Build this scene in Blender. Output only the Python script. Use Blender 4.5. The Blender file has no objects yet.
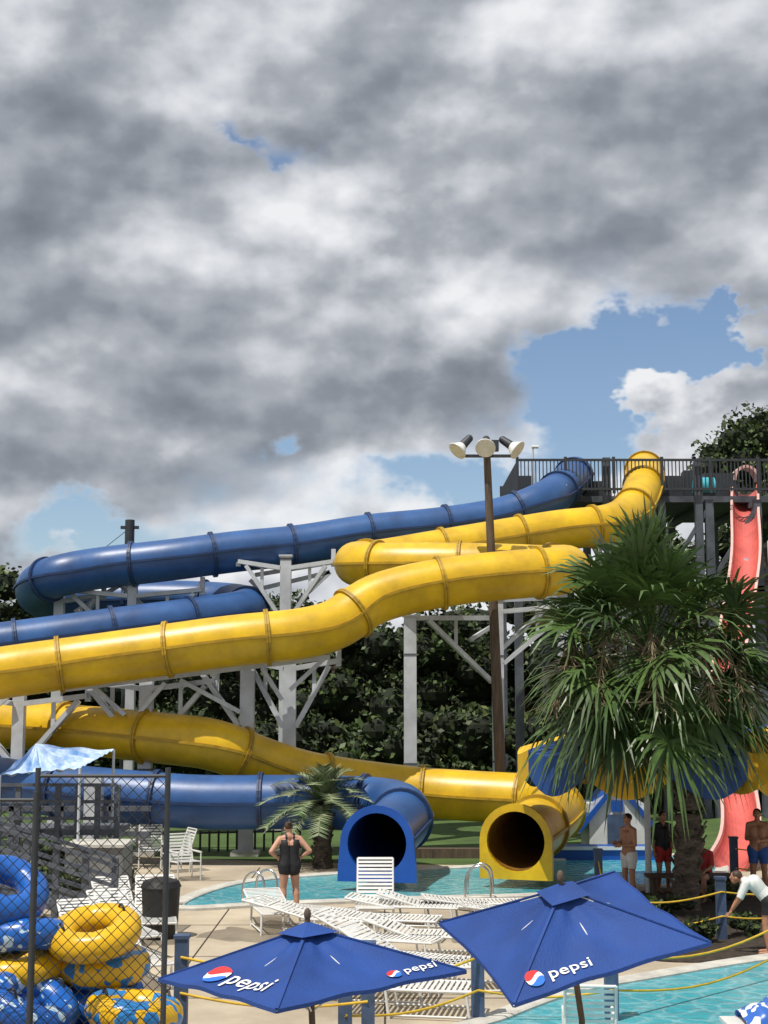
import bpy, math, random
import numpy as np
from mathutils import Vector, Matrix, Quaternion
random.seed(7); np.random.seed(7)
rad=math.radians
V=Vector
# ------------------------------------------------------------ camera
F=1400.0; PITCH=math.atan(188/1400.0); CH=4.0
sc=bpy.context.scene
cd=bpy.data.cameras.new("camera"); cam=bpy.data.objects.new("camera",cd); sc.collection.objects.link(cam)
cd.sensor_fit='VERTICAL'; cd.sensor_height=36; cd.lens=F*36/1024; cd.clip_end=3000; cd.clip_start=0.1
cam.location=(0,0,CH); cam.rotation_euler=(math.pi/2+PITCH,0,0); sc.camera=cam
try:
    sc.view_settings.view_transform='Standard'; sc.view_settings.look='None'; sc.view_settings.exposure=0
except Exception as e: print(e)
cp,sp=math.cos(PITCH),math.sin(PITCH)
# survey helpers: sight line (horizontal, vertical reading) -> real place at distance d, or where it meets the ground
def W(u,v,d):
    x=u-384; yy=F*cp-(512-v)*sp; zz=F*sp+(512-v)*cp
    k=d/yy; return V((x*k,d,CH+zz*k))
def G(u,v,z=0.0):
    x=u-384; yy=F*cp-(512-v)*sp; zz=F*sp+(512-v)*cp
    k=(z-CH)/zz; return V((x*k,yy*k,z))
# ------------------------------------------------------------ materials
MATS={}
def mat(name,col,rough=0.6,var=0.15,scale=4.0,bump=0.0,bscale=30.0,metal=0.0,col2=None,spec=0.5,stretch=None):
    if name in MATS: return MATS[name]
    m=bpy.data.materials.new(name); m.use_nodes=True; nt=m.node_tree; N=nt.nodes; L=nt.links
    b=N['Principled BSDF']; b.inputs['Roughness'].default_value=rough; b.inputs['Metallic'].default_value=metal
    b.inputs['Specular IOR Level'].default_value=spec
    tc=N.new('ShaderNodeTexCoord'); vec=tc.outputs['Object']
    if stretch:
        mp=N.new('ShaderNodeMapping'); mp.inputs['Scale'].default_value=stretch; L.new(vec,mp.inputs['Vector']); vec=mp.outputs['Vector']
    n=N.new('ShaderNodeTexNoise'); n.inputs['Scale'].default_value=scale; n.inputs['Detail'].default_value=4; n.inputs['Roughness'].default_value=0.65
    L.new(vec,n.inputs['Vector'])
    r=N.new('ShaderNodeValToRGB'); r.color_ramp.elements[0].position=0.3; r.color_ramp.elements[1].position=0.7
    c=V(col); c2=V(col2) if col2 else c*(1-var*1.6)
    r.color_ramp.elements[0].color=(*c2,1); r.color_ramp.elements[1].color=(*(c*(1+var*0.5)),1)
    L.new(n.outputs['Fac'],r.inputs['Fac']); L.new(r.outputs['Color'],b.inputs['Base Color'])
    if bump>0:
        n2=N.new('ShaderNodeTexNoise'); n2.inputs['Scale'].default_value=bscale; n2.inputs['Detail'].default_value=4
        L.new(vec,n2.inputs['Vector'])
        bp=N.new('ShaderNodeBump'); bp.inputs['Strength'].default_value=bump; bp.inputs['Distance'].default_value=0.03
        L.new(n2.outputs['Fac'],bp.inputs['Height']); L.new(bp.outputs['Normal'],b.inputs['Normal'])
    MATS[name]=m; return m
yel=mat('yellow_fibreglass',(0.72,0.45,0.008),0.38,0.2,0.9,0.10,5,col2=(0.46,0.28,0.012))
yel_r=mat('yellow_flange',(0.46,0.28,0.012),0.5,0.25,2)
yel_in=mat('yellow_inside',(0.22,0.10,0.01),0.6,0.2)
blu=mat('blue_fibreglass',(0.028,0.098,0.28),0.40,0.25,0.8,0.10,5,col2=(0.018,0.058,0.175))
blu_r=mat('blue_flange',(0.014,0.042,0.13),0.5,0.25,2)
blu2=mat('bright_blue_fibreglass',(0.01,0.085,0.40),0.35,0.2,0.8,0.05,6)
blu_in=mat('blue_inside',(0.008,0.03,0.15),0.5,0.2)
steel=mat('galvanised_steel',(0.56,0.59,0.64),0.55,0.2,1.2)
dsteel=mat('dark_steel',(0.035,0.04,0.05),0.5,0.2,3)
wood=mat('weathered_wood',(0.12,0.085,0.06),0.8,0.35,3,0.3,20,stretch=(6,6,0.6))
gwood=mat('grey_painted_timber',(0.10,0.113,0.14),0.7,0.3,2,0.15,20)
bpost=mat('blue_grey_paint',(0.06,0.10,0.19),0.6,0.3,4)
conc=mat('concrete_deck',(0.47,0.40,0.30),0.85,0.25,0.45,0.3,40,col2=(0.29,0.24,0.175))
coping=mat('pool_coping',(0.55,0.53,0.48),0.7,0.2,3,0.2,40)
grass=mat('grass',(0.065,0.12,0.025),0.9,0.4,0.5,0.6,60,col2=(0.04,0.07,0.015))
mulch=mat('mulch',(0.05,0.035,0.022),0.95,0.5,6,0.8,50)
stain=mat('damp_concrete',(0.26,0.215,0.16),0.5,0.2,2)
white=mat('white_plastic',(0.70,0.70,0.68),0.45,0.12,3)
whitep=mat('white_paint',(0.66,0.68,0.70),0.6,0.12,2)
black=mat('black_plastic',(0.012,0.012,0.013),0.5,0.2)
umb=mat('blue_canvas',(0.010,0.056,0.265),0.75,0.2,1.4,0.25,60)
ubl=mat('canopy_blue',(0.012,0.06,0.23),0.7,0.15,2)
uye=mat('canopy_yellow',(0.72,0.43,0.02),0.7,0.15,2)
red=mat('coral_red_fibreglass',(0.62,0.13,0.11),0.45,0.25,1.0,0.1,6)
pinke=mat('pale_pink_edge',(0.68,.42,.38),.5,.1)
dred=mat('dark_red',(0.30,0.02,0.02),0.5,0.2)
rope=mat('yellow_rope',(0.65,0.42,0.03),0.7,0.2)
skinA=mat('skin_fair',(0.52,0.28,0.19),0.55,0.08,8)
skinB=mat('skin_tan',(0.40,0.19,0.11),0.55,0.08,8)
hairB=mat('hair_brown',(0.06,0.03,0.015),0.6,0.4,30)
hairD=mat('hair_dark',(0.012,0.009,0.008),0.6,0.4,30)
clB=mat('black_swimwear',(0.012,0.012,0.016),0.7,0.2)
clW=mat('white_cloth',(0.68,0.68,0.66),0.8,0.15)
clR=mat('red_cloth',(0.42,0.03,0.03),0.8,0.15)
clBl=mat('blue_cloth',(0.03,0.10,0.35),0.8,0.15)
logo_r=mat('logo_red',(0.65,0.03,0.03),0.6,0.05); logo_w=mat('logo_white',(0.8,0.8,0.8),0.6,0.03); logo_b=mat('logo_blue',(0.02,0.16,0.6),0.6,0.05)
tubeY=mat('yellow_vinyl',(0.74,0.43,0.008),0.3,0.1,2)
tubeB=mat('blue_vinyl',(0.012,0.11,0.44),0.3,0.1,2)
glass_w=mat('lamp_reflector',(0.80,0.80,0.80),0.25,0.05)
turq=mat('turquoise',(0.05,.4,.5),.5)
gblock=mat('grey_block',(.24,.24,.235),.9,.25,3,.3,20)
inox=mat('stainless',(.6,.6,.62),.2,.05,metal=1)
bark=mat('palm_bark',(0.13,0.10,0.075),0.9,0.5,6,0.9,25,stretch=(1,1,3))
pg1=mat('palm_green',(0.075,0.135,0.032),0.42,0.35,2); pg2=mat('palm_dark_green',(0.038,0.075,0.02),0.45,0.3,2)
pg3=mat('palm_dry',(0.22,0.175,0.10),0.8,0.3,2); pg4=mat('palm_grey_green',(0.26,0.30,0.17),0.6,0.3,3)
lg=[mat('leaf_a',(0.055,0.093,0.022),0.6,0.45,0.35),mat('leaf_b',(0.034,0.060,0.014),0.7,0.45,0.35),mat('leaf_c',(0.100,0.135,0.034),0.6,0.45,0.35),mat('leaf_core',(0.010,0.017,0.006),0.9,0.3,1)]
def blotch(name,a,b,scale,thr,stretch=None):
    m=mat(name,a,0.3,0.05,scale,stretch=stretch); nt=m.node_tree
    r=[n for n in nt.nodes if n.type=='VALTORGB'][0]; r.color_ramp.interpolation='CONSTANT'
    [n for n in nt.nodes if n.type=='TEX_NOISE'][0].inputs['Detail'].default_value=1
    r.color_ramp.elements[0].position=0; r.color_ramp.elements[0].color=(*a,1); r.color_ramp.elements[1].position=thr; r.color_ramp.elements[1].color=(*b,1)
    return m
tubeP=blotch('patterned_vinyl',(0.74,0.43,0.008),(0.02,0.20,0.52),4.5,0.53)
tubeW=blotch('blue_white_vinyl',(0.012,0.11,0.44),(0.45,0.6,0.72),7.0,0.60)
towel=blotch('striped_towel',(0.72,0.72,0.72),(0.03,0.12,0.45),9,0.5)
def water_mat():
    m=bpy.data.materials.new('pool_water'); m.use_nodes=True; nt=m.node_tree; N=nt.nodes; L=nt.links; b=N['Principled BSDF']
    b.inputs['Roughness'].default_value=0.08
    tc=N.new('ShaderNodeTexCoord')
    n=N.new('ShaderNodeTexNoise'); n.inputs['Scale'].default_value=0.5; n.inputs['Detail'].default_value=4; L.new(tc.outputs['Object'],n.inputs['Vector'])
    r=N.new('ShaderNodeValToRGB'); r.color_ramp.elements[0].position=.3; r.color_ramp.elements[1].position=.7
    r.color_ramp.elements[0].color=(0.035,0.30,0.38,1); r.color_ramp.elements[1].color=(0.09,0.44,0.50,1); L.new(n.outputs['Fac'],r.inputs['Fac'])
    w=N.new('ShaderNodeTexNoise'); w.inputs['Scale'].default_value=2; L.new(tc.outputs['Object'],w.inputs['Vector'])
    ad=N.new('ShaderNodeMixRGB'); ad.inputs[0].default_value=0.35; L.new(tc.outputs['Object'],ad.inputs[1]); L.new(w.outputs['Color'],ad.inputs[2])
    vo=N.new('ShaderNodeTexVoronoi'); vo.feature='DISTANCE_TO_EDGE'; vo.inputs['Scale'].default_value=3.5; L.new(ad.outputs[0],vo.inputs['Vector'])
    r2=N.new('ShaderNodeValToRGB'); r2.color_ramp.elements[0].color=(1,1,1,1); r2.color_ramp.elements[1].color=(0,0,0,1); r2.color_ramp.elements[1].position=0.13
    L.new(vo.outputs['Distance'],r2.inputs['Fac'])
    mx=N.new('ShaderNodeMixRGB'); mx.blend_type='SCREEN'; mx.inputs[0].default_value=0.14; L.new(r.outputs[0],mx.inputs[1]); L.new(r2.outputs[0],mx.inputs[2])  # sunlight caustics painted into the water colour as a web of pale lines
    L.new(mx.outputs[0],b.inputs['Base Color'])
    n3=N.new('ShaderNodeTexNoise'); n3.inputs['Scale'].default_value=5; n3.inputs['Detail'].default_value=4; L.new(tc.outputs['Object'],n3.inputs['Vector'])
    bp=N.new('ShaderNodeBump'); bp.inputs['Strength'].default_value=0.6; bp.inputs['Distance'].default_value=0.06; L.new(n3.outputs['Fac'],bp.inputs['Height']); L.new(bp.outputs['Normal'],b.inputs['Normal'])
    return m
watm=water_mat()
# ------------------------------------------------------------ mesh builder
class MB:
    def __init__(s): s.v=[]; s.f=[]; s.m=[]; s.s=[]; s.mats=[]
    def mi(s,m):
        if m not in s.mats: s.mats.append(m)
        return s.mats.index(m)
    def add(s,vs,fs,m,smooth=False):
        o=len(s.v); k=s.mi(m)
        s.v.extend([tuple(p) for p in vs])
        for f in fs: s.f.append([i+o for i in f]); s.m.append(k); s.s.append(smooth)
    def box(s,c,size,m,rot=None):
        hx,hy,hz=[a/2 for a in size]; R=rot if rot else Matrix.Identity(3)
        vs=[V(c)+R@V((x*hx,y*hy,z*hz)) for x in(-1,1) for y in(-1,1) for z in(-1,1)]
        s.add(vs,[(0,1,3,2),(4,6,7,5),(0,4,5,1),(2,3,7,6),(0,2,6,4),(1,5,7,3)],m)
    def beam(s,a,b,w,m,h=None):
        a=V(a);b=V(b);d=b-a; L=d.length
        if L<1e-5:return
        q=d.normalized().to_track_quat('Y','Z').to_matrix()
        s.box((a+b)/2,(w,L,h or w),m,q)
    def cyl(s,a,b,r1,r2,m,n=10,caps=True,smooth=True):
        a=V(a);b=V(b);d=(b-a).normalized(); q=d.to_track_quat('Z','Y').to_matrix()
        vs=[]
        for p,r in((a,r1),(b,r2)):
            for i in range(n):
                t=2*math.pi*i/n; vs.append(p+q@V((r*math.cos(t),r*math.sin(t),0)))
        s.add(vs,[(i,(i+1)%n,n+(i+1)%n,n+i) for i in range(n)],m,smooth)
        if caps: s.add(vs[:n][::-1],[list(range(n))],m); s.add(vs[n:],[list(range(n))],m)
    def ell(s,c,r,m,rot=None,n=14,k=9,cut=None):
        R=rot if rot else Matrix.Identity(3); vs=[];fs=[]
        for j in range(k+1):
            ph=math.pi*j/k
            for i in range(n):
                t=2*math.pi*i/n
                vs.append(V(c)+R@V((r[0]*math.sin(ph)*math.cos(t),r[1]*math.sin(ph)*math.sin(t),r[2]*math.cos(ph))))
        for j in range(k):
            for i in range(n): 
                fs.append((j*n+i,(j+1)*n+i,(j+1)*n+(i+1)%n,j*n+(i+1)%n))
        s.add(vs,fs,m,True)
    def sweep(s,path,prof,m,closed=True,smooth=True,caps=False,scales=None):
        n=len(path);k=len(prof);vs=[]
        for i,p in enumerate(path):
            t=(path[min(i+1,n-1)]-path[max(i-1,0)])
            if t.length<1e-6: t=V((0,1,0))
            t.normalize(); sd=t.cross(V((0,0,1)))
            if sd.length<1e-3: sd=V((1,0,0))
            sd.normalize(); up=sd.cross(t); q=scales[i] if scales else 1
            for a,b in prof: vs.append(p+sd*a*q+up*b*q)
        fs=[]
        for i in range(n-1):
            for j in range(k if closed else k-1):
                fs.append((i*k+j,i*k+(j+1)%k,(i+1)*k+(j+1)%k,(i+1)*k+j))
        s.add(vs,fs,m,smooth)
        if caps: s.add(vs[:k],[list(range(k))],m); s.add(vs[-k:],[list(range(k))[::-1]],m)
    def obj(s,name,parent=None,loc=None):
        me=bpy.data.meshes.new(name); me.from_pydata(s.v,[],s.f)
        for m in s.mats: me.materials.append(m)
        me.polygons.foreach_set('material_index',s.m); me.polygons.foreach_set('use_smooth',s.s); me.update()
        o=bpy.data.objects.new(name,me); sc.collection.objects.link(o)
        if parent: o.parent=parent
        if loc: o.location=loc
        return o
def circ(r,n=24): return [(r*math.cos(2*math.pi*i/n),r*math.sin(2*math.pi*i/n)) for i in range(n)]
def spline(P,step=0.25):
    P=[V(p) for p in P]; Q=[2*P[0]-P[1]]+P+[2*P[-1]-P[-2]]; out=[]
    for i in range(1,len(Q)-2):
        a,b,c,d=Q[i-1:i+3]; n=max(2,int((c-b).length/step))
        for j in range(n):
            t=j/n; out.append(0.5*((2*b)+(c-a)*t+(2*a-5*b+4*c-d)*t*t+(3*b-a-3*c+d)*t**3))
    out.append(P[-1]); 
    for _ in range(3): out=[out[0]]+[(out[i-1]+out[i]*2+out[i+1])/4 for i in range(1,len(out)-1)]+[out[-1]]
    return out
# ------------------------------------------------------------ world
def world():
    w=bpy.data.worlds.new("World"); sc.world=w; w.use_nodes=True; nt=w.node_tree; N=nt.nodes; L=nt.links; N.clear()
    try: w.cycles.sampling_method='MANUAL'; w.cycles.sample_map_resolution=256
    except Exception as e: print(e)
    def inp(s,x):
        if isinstance(x,(int,float)): s.default_value=x
        elif isinstance(x,(tuple,list)): s.default_value=x
        else: L.new(x,s)
    def M(op,a,b=0.0,c=0.0,clamp=False):
        n=N.new('ShaderNodeMath'); n.operation=op; n.use_clamp=clamp; inp(n.inputs[0],a); inp(n.inputs[1],b); inp(n.inputs[2],c); return n.outputs[0]
    tc=N.new('ShaderNodeTexCoord'); sx=N.new('ShaderNodeSeparateXYZ'); L.new(tc.outputs['Generated'],sx.inputs[0])
    x,y,z=sx.outputs
    def noise(vec,scale,det=8,ro=0.55,dist=0.0):
        n=N.new('ShaderNodeTexNoise'); n.inputs['Scale'].default_value=scale; n.inputs['Detail'].default_value=det; n.inputs['Roughness'].default_value=ro; n.inputs['Distortion'].default_value=dist; L.new(vec,n.inputs['Vector']); return n
    def comb(a,b,c):
        n=N.new('ShaderNodeCombineXYZ'); inp(n.inputs[0],a);inp(n.inputs[1],b);inp(n.inputs[2],c); return n.outputs[0]
    z2=M('MULTIPLY',z,1.40)
    q=comb(x,y,z2); q2=comb(M('ADD',x,-0.012),y,M('ADD',z2,0.040)); q3=comb(M('ADD',x,-0.006),y,M('ADD',z2,0.016))
    n1=noise(q,5.6,7,0.48,0.0).outputs['Fac']; n2=noise(q2,5.6,3,0.45,0.0).outputs['Fac']
    nb=noise(q,2.0,2,0.5,0.0).outputs['Fac']; nf=noise(q,13,5,0.50,0.0).outputs['Fac']; nf2=noise(q3,13,3,0.5,0.0).outputs['Fac']
    wn=noise(q,8,5,0.62); ws=N.new('ShaderNodeSeparateColor'); L.new(wn.outputs['Color'],ws.inputs[0])
    az=M('ADD',M('ARCTAN2',x,y),M('MULTIPLY',M('SUBTRACT',ws.outputs[0],0.5),0.22))
    el0=M('ARCSINE',z); el=M('ADD',el0,M('MULTIPLY',M('SUBTRACT',ws.outputs[1],0.5),0.15))
    def spots(lst):
        acc=None
        for (u,v,su,sv,amp) in lst:
            d=(W(u,v,1000)-V((0,0,CH))).normalized()
            a0=math.atan2(d.x,d.y); e0=math.asin(d.z)
            da=M('MULTIPLY_ADD',az,1400/su,-a0*1400/su); de=M('MULTIPLY_ADD',el,1400/sv,-e0*1400/sv)
            s=M('MULTIPLY',M('EXPONENT',M('MULTIPLY',M('MULTIPLY_ADD',da,da,M('MULTIPLY',de,de)),-1)),amp)
            acc=s if acc is None else M('ADD',acc,s)
        return acc
    cov=spots([(735,345,95,32,-.60),(640,370,75,38,-.50),(590,430,70,60,-.48),(232,142,60,14,-.26),(90,525,130,26,-.34),(265,432,34,14,-.22),(460,490,80,22,-.28),
               (702,428,56,30,.66),(780,335,22,36,.45)])
    dens=M('ADD',M('MULTIPLY_ADD',n1,0.75,M('MULTIPLY',nb,0.25)),M('ADD',cov,M('MULTIPLY_ADD',nf,0.26,-0.01)))
    mr=N.new('ShaderNodeMapRange'); mr.interpolation_type='SMOOTHSTEP'; L.new(dens,mr.inputs[0]); mr.inputs[1].default_value=0.32; mr.inputs[2].default_value=0.53; mask=mr.outputs[0]
    br=spots([(260,190,110,55,.24),(560,50,130,60,.16),(190,430,90,32,.20),(360,490,90,28,.24),(500,345,80,45,.20),(695,402,75,26,.42),(40,20,80,50,.10),(600,230,80,40,.12),
              (430,75,130,60,-.24),(200,60,100,50,-.10),(400,262,75,40,-.24),(100,445,130,40,-.20),(430,385,110,42,-.26),(690,240,110,50,-.16),(80,130,80,50,-.12),(700,455,70,14,-.18)])
    hz=M('DIVIDE',el0,0.17); br=M('MULTIPLY_ADD',M('EXPONENT',M('MULTIPLY',M('MULTIPLY',hz,hz),-1)),0.14,br)
    lit=M('MULTIPLY_ADD',M('SUBTRACT',n1,n2),2.5,M('MULTIPLY',M('SUBTRACT',nf,nf2),0.95))
    sh=M('ADD',M('ADD',M('ADD',0.58,lit),br),M('MULTIPLY_ADD',M('SUBTRACT',nf,0.5),0.15,M('MULTIPLY',M('SUBTRACT',0.5,nb),0.45)))
    sh=M('MULTIPLY_ADD',M('SUBTRACT',1.0,mask),0.30,sh,clamp=True)
    cr=N.new('ShaderNodeValToRGB'); e=cr.color_ramp; L.new(sh,cr.inputs['Fac'])
    e.elements[0].position=0.02; e.elements[0].color=(.20,.222,.262,1); e.elements[1].position=0.97; e.elements[1].color=(.92,.935,.96,1)
    for p,c in((.28,(.285,.312,.358)),(.52,(.44,.47,.52)),(.74,(.68,.70,.745))):
        k=e.elements.new(p); k.color=(*c,1)
    cm=N.new('ShaderNodeVectorMath'); cm.operation='SCALE'; L.new(cr.outputs[0],cm.inputs[0]); cm.inputs['Scale'].default_value=9.3
    sky=N.new('ShaderNodeTexSky'); sky.sky_type='NISHITA'; sky.sun_disc=False; sky.sun_elevation=SUN_EL; sky.sun_rotation=SUN_ROT; sky.ozone_density=2.2; sky.air_density=1.0; sky.dust_density=0.8
    ss=N.new('ShaderNodeVectorMath'); ss.operation='SCALE'; L.new(sky.outputs[0],ss.inputs[0]); ss.inputs['Scale'].default_value=1.2
    mx=N.new('ShaderNodeMixRGB'); L.new(mask,mx.inputs[0]); L.new(ss.outputs[0],mx.inputs[1]); L.new(cm.outputs[0],mx.inputs[2])
    bg=N.new('ShaderNodeBackground'); bg.inputs['Strength'].default_value=0.1; L.new(mx.outputs[0],bg.inputs[0])
    out=N.new('ShaderNodeOutputWorld'); L.new(bg.outputs[0],out.inputs[0])
SUN_EL=rad(66); SUN_ROT=rad(222)
world()
sd=V((math.sin(SUN_ROT)*math.cos(SUN_EL),math.cos(SUN_ROT)*math.cos(SUN_EL),math.sin(SUN_EL)))
sl=bpy.data.lights.new('sun','SUN'); sl.energy=4.6; sl.angle=rad(0.5); sl.color=(1,0.95,0.86)
so=bpy.data.objects.new('sun',sl); so.rotation_euler=sd.to_track_quat('Z','Y').to_euler(); sc.collection.objects.link(so)
# ------------------------------------------------------------ ground, deck, pools
def sheet(name,pts,z,m):
    b=MB(); b.add([V((p[0],p[1],z)) for p in pts],[list(range(len(pts)))],m); return b.obj(name)
sheet('ground',[(-900,-100),(900,-100),(900,1800),(-900,1800)],0,grass)
dk=[(-40,-8),(40,-8),(40,35),(8,36.5),(2,35),(-2,35.5),(-8,37.5),(-13,36),(-40,34)]
sheet('pool_deck',dk,0.006,conc)
b=MB()
for k in range(-6,8):
    x=k*3.0; b.add([(x,2,.0105),(x+.025,2,.0105),(x+.025,34.5,.0105),(x,34.5,.0105)],[(0,1,2,3)],mulch)
for k in range(1,11):
    y=k*3.1+1; b.add([(-20,y,.0145),(22,y,.0145),(22,y+.025,.0145),(-20,y+.025,.0145)],[(0,1,2,3)],mulch)
b.obj('deck_expansion_joints')
def ground_pts(L_): return [G(u,v) for u,v in L_]
def closed_curve(P,n=6):
    P=[V(p) for p in P]; out=[]; N_=len(P)
    for i in range(N_):
        a,b_,c,d=P[i-1],P[i],P[(i+1)%N_],P[(i+2)%N_]
        for j in range(n):
            t=j/n; out.append(0.5*((2*b_)+(c-a)*t+(2*a-5*b_+4*c-d)*t*t+(3*b_-a-3*c+d)*t**3))
    return out
def pool(name,P):
    C=closed_curve(P,6); b=MB(); b.add([V((p.x,p.y,.03)) for p in C],[list(range(len(C)))],watm)
    o=b.obj(name)
    c=MB(); path=[V((p.x,p.y,0.0)) for p in C]; path.append(path[0].copy()); path.append(path[1].copy())
    c.sweep(path,[(-.16,-.02),(-.16,.055),(-.13,.075),(.13,.075),(.16,.055),(.16,-.02)],coping,smooth=False)
    c.obj('pool_coping')
pool('swimming_pool',ground_pts([(176,909),(232,886),(330,876),(480,868),(600,858),(700,858),(722,872),(690,886),(600,890),(540,897),(400,901),(270,906)]))
pool('lazy_river',ground_pts([(440,1050),(500,1019),(570,994),(650,979),(770,960),(900,948),(1100,980),(1100,1100),(760,1300),(450,1200)]))
bed=closed_curve(ground_pts([(600,910),(640,892),(720,886),(800,890),(830,930),(760,958),(660,962),(610,945)]),6)
sheet('planting_bed',bed,0.019,mulch)
for i,(u,v,r_) in enumerate([(330,915,.8),(500,912,1.1),(560,905,.9),(240,935,.7),(300,960,.9),(460,935,.6)]):
    p=G(u,v); sheet('damp_patch',[(p.x+r_*(1+.35*math.sin(3*a+i)+.2*math.sin(5*a+2*i))*math.cos(a),p.y+1.0*r_*(1+.3*math.sin(2*a+i)+.15*math.cos(7*a))*math.sin(a)) for a in [k*math.pi/24 for k in range(48)]],0.0085,stain)
# ------------------------------------------------------------ foliage masses
def leaf_cloud(name,blobs,per,size,mats,core=True,flat=0.6,seed=1,trunks=None,cr=.66):
    rng=np.random.default_rng(seed); C=[]
    for (c,r) in blobs:
        n=int(per*r*r); d=rng.normal(size=(n,3)); d/=np.linalg.norm(d,axis=1)[:,None]
        d[:,2]=np.where(d[:,2]<-0.35,-d[:,2],d[:,2]); d[:,1]=np.where(d[:,1]>.5,-d[:,1],d[:,1])
        bump=1+.22*np.sin(d[:,0]*5+c[0]*3)*np.sin(d[:,2]*6+c[2]*2)+.12*np.sin(d[:,0]*11+c[2]*5)
        rr=r*bump*(0.66+0.42*rng.random(n)**0.8)
        C.append(np.array(c)+d*rr[:,None]*np.array([1,1,0.85]))
    C=np.concatenate(C); n=len(C)
    a=rng.normal(size=(n,3)); a/=np.linalg.norm(a,axis=1)[:,None]
    b=rng.normal(size=(n,3)); b[:,2]*=.6; b-=a*(a*b).sum(1)[:,None]; b/=np.linalg.norm(b,axis=1)[:,None]
    s=size*(0.5+0.9*rng.random(n))[:,None]
    vs=np.stack([C-a*s,C-b*s*flat,C+a*s,C+b*s*flat],1).reshape(-1,3)
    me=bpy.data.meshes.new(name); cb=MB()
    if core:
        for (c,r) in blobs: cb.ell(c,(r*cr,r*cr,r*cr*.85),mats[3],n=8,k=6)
    if trunks:
        for (p,q_,r1,r2) in trunks: cb.cyl(p,q_,r1,r2,bark,8)
    cv=np.array(cb.v).reshape(-1,3); allv=np.concatenate([vs,cv]) 
    faces=np.arange(4*n).reshape(-1,4).tolist()+[[i+4*n for i in f] for f in cb.f]
    me.from_pydata(allv.tolist(),[],faces)
    for m in mats: me.materials.append(m)
    me.materials.append(bark)
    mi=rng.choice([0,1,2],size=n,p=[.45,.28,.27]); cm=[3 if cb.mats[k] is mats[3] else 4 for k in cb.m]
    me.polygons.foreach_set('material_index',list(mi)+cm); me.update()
    o=bpy.data.objects.new(name,me); sc.collection.objects.link(o); return o
def tree_blobs(x,y,h,w,rng,n=16):
    out=[]
    for i in range(n):
        t=rng.random(); z=h*(0.12+0.80*t); rr=w*(1.0-0.55*t**2)
        a=rng.random()*2*math.pi; k=rng.random()**.5*rr*.7
        out.append(((x+math.cos(a)*k,y+math.sin(a)*k*.7,z),w*(0.22+0.18*rng.random())))
    out.append(((x,y,h-w*.3),w*.34)); return out
rng=np.random.default_rng(3)
blobs=[];trs=[]
def tline(u,v,d,w,n=15):
    p=W(u,v,d); blobs.extend(tree_blobs(p.x,d,p.z,w,rng,n)); trs.append((V((p.x,d,0)),V((p.x,d,p.z*.7)),.25,.12))
for (u,v) in [(-90,560),(-30,572),(8,562),(28,590),(55,600),(80,625),(120,640),(165,635),(205,622),(240,598),(262,590),(300,603),(335,600),(372,618),(410,625),(445,610),(480,600),(520,580),(560,560),(600,560),(640,560)]:
    tline(u,v,58+rng.random()*8,3.2+rng.random()*1.2,18)
for u in range(-150,900,45):
    tline(u,715+rng.random()*15,52+rng.random()*3,2.6+rng.random()*.8,12)
for u in range(-100,700,32):
    tline(u,(648 if u>100 else 615)+rng.random()*15,70,3.6,16)
leaf_cloud('distant_trees',blobs,58,0.145,lg,seed=5,trunks=trs)
blobs=[];trs=[]
for (u,v,w) in [(655,500,2.2),(840,430,4.0),(720,520,3.4),(770,480,3.6),(680,540,3)]:
    tline(u,v,62+rng.random()*5,w)
for (u,v,r) in [(706,468,1.0),(720,454,1.2),(736,442,1.3),(752,432,1.4),(768,434,1.5),(785,425,1.6),(745,462,1.5),(765,466,1.6),(728,476,1.3),(800,445,1.8),(715,488,1.3),(750,490,1.6),(780,488,1.8),(698,482,.9),(762,421,.7),(742,430,.6)]:
    p=W(u,v,66); blobs.append(((p.x,66+rng.random(),p.z),r))
p=W(760,500,66); trs.append((V((p.x,66,0)),p,.4,.25))
leaf_cloud('oak_trees',blobs,70,0.15,lg,seed=6,trunks=trs)
# ------------------------------------------------------------ tube slides
R=0.66
def tube(b,pts,m,minn,mring,ring=2.6,seam=True):
    path=spline(pts,0.22)
    n=len(path)
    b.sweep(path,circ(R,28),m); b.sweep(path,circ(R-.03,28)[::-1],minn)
    s=0;nxt=0.4
    for i in range(1,n-1):
        s+=(path[i]-path[i-1]).length
        if s>=nxt:
            nxt+=ring; t=(path[i+1]-path[i-1]).normalized()
            pp=[path[i]-t*.06,path[i]-t*.055,path[i]-t*.006,path[i]-t*.004,path[i]+t*.004,path[i]+t*.006,path[i]+t*.055,path[i]+t*.06]
            k=28; vs=[]; sdv=t.cross(V((0,0,1))).normalized(); up=sdv.cross(t)
            for p,r in zip(pp,(R,R+.075,R+.075,R+.05,R+.05,R+.075,R+.075,R)):
                for a in range(k):
                    c_,s_=math.cos(2*math.pi*a/k),math.sin(2*math.pi*a/k); vs.append(p+sdv*c_*r+up*s_*r)
            fs=[(q*k+j,q*k+(j+1)%k,(q+1)*k+(j+1)%k,(q+1)*k+j) for q in range(7) for j in range(k)]
            b.add(vs,fs,mring,False)
    if seam:
        for sg in(-1,1):
            b.sweep(path,[(sg*(R-.01),-.035),(sg*(R+.055),-.035),(sg*(R+.055),.035),(sg*(R-.01),.035)],mring,smooth=False)
    return path
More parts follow.
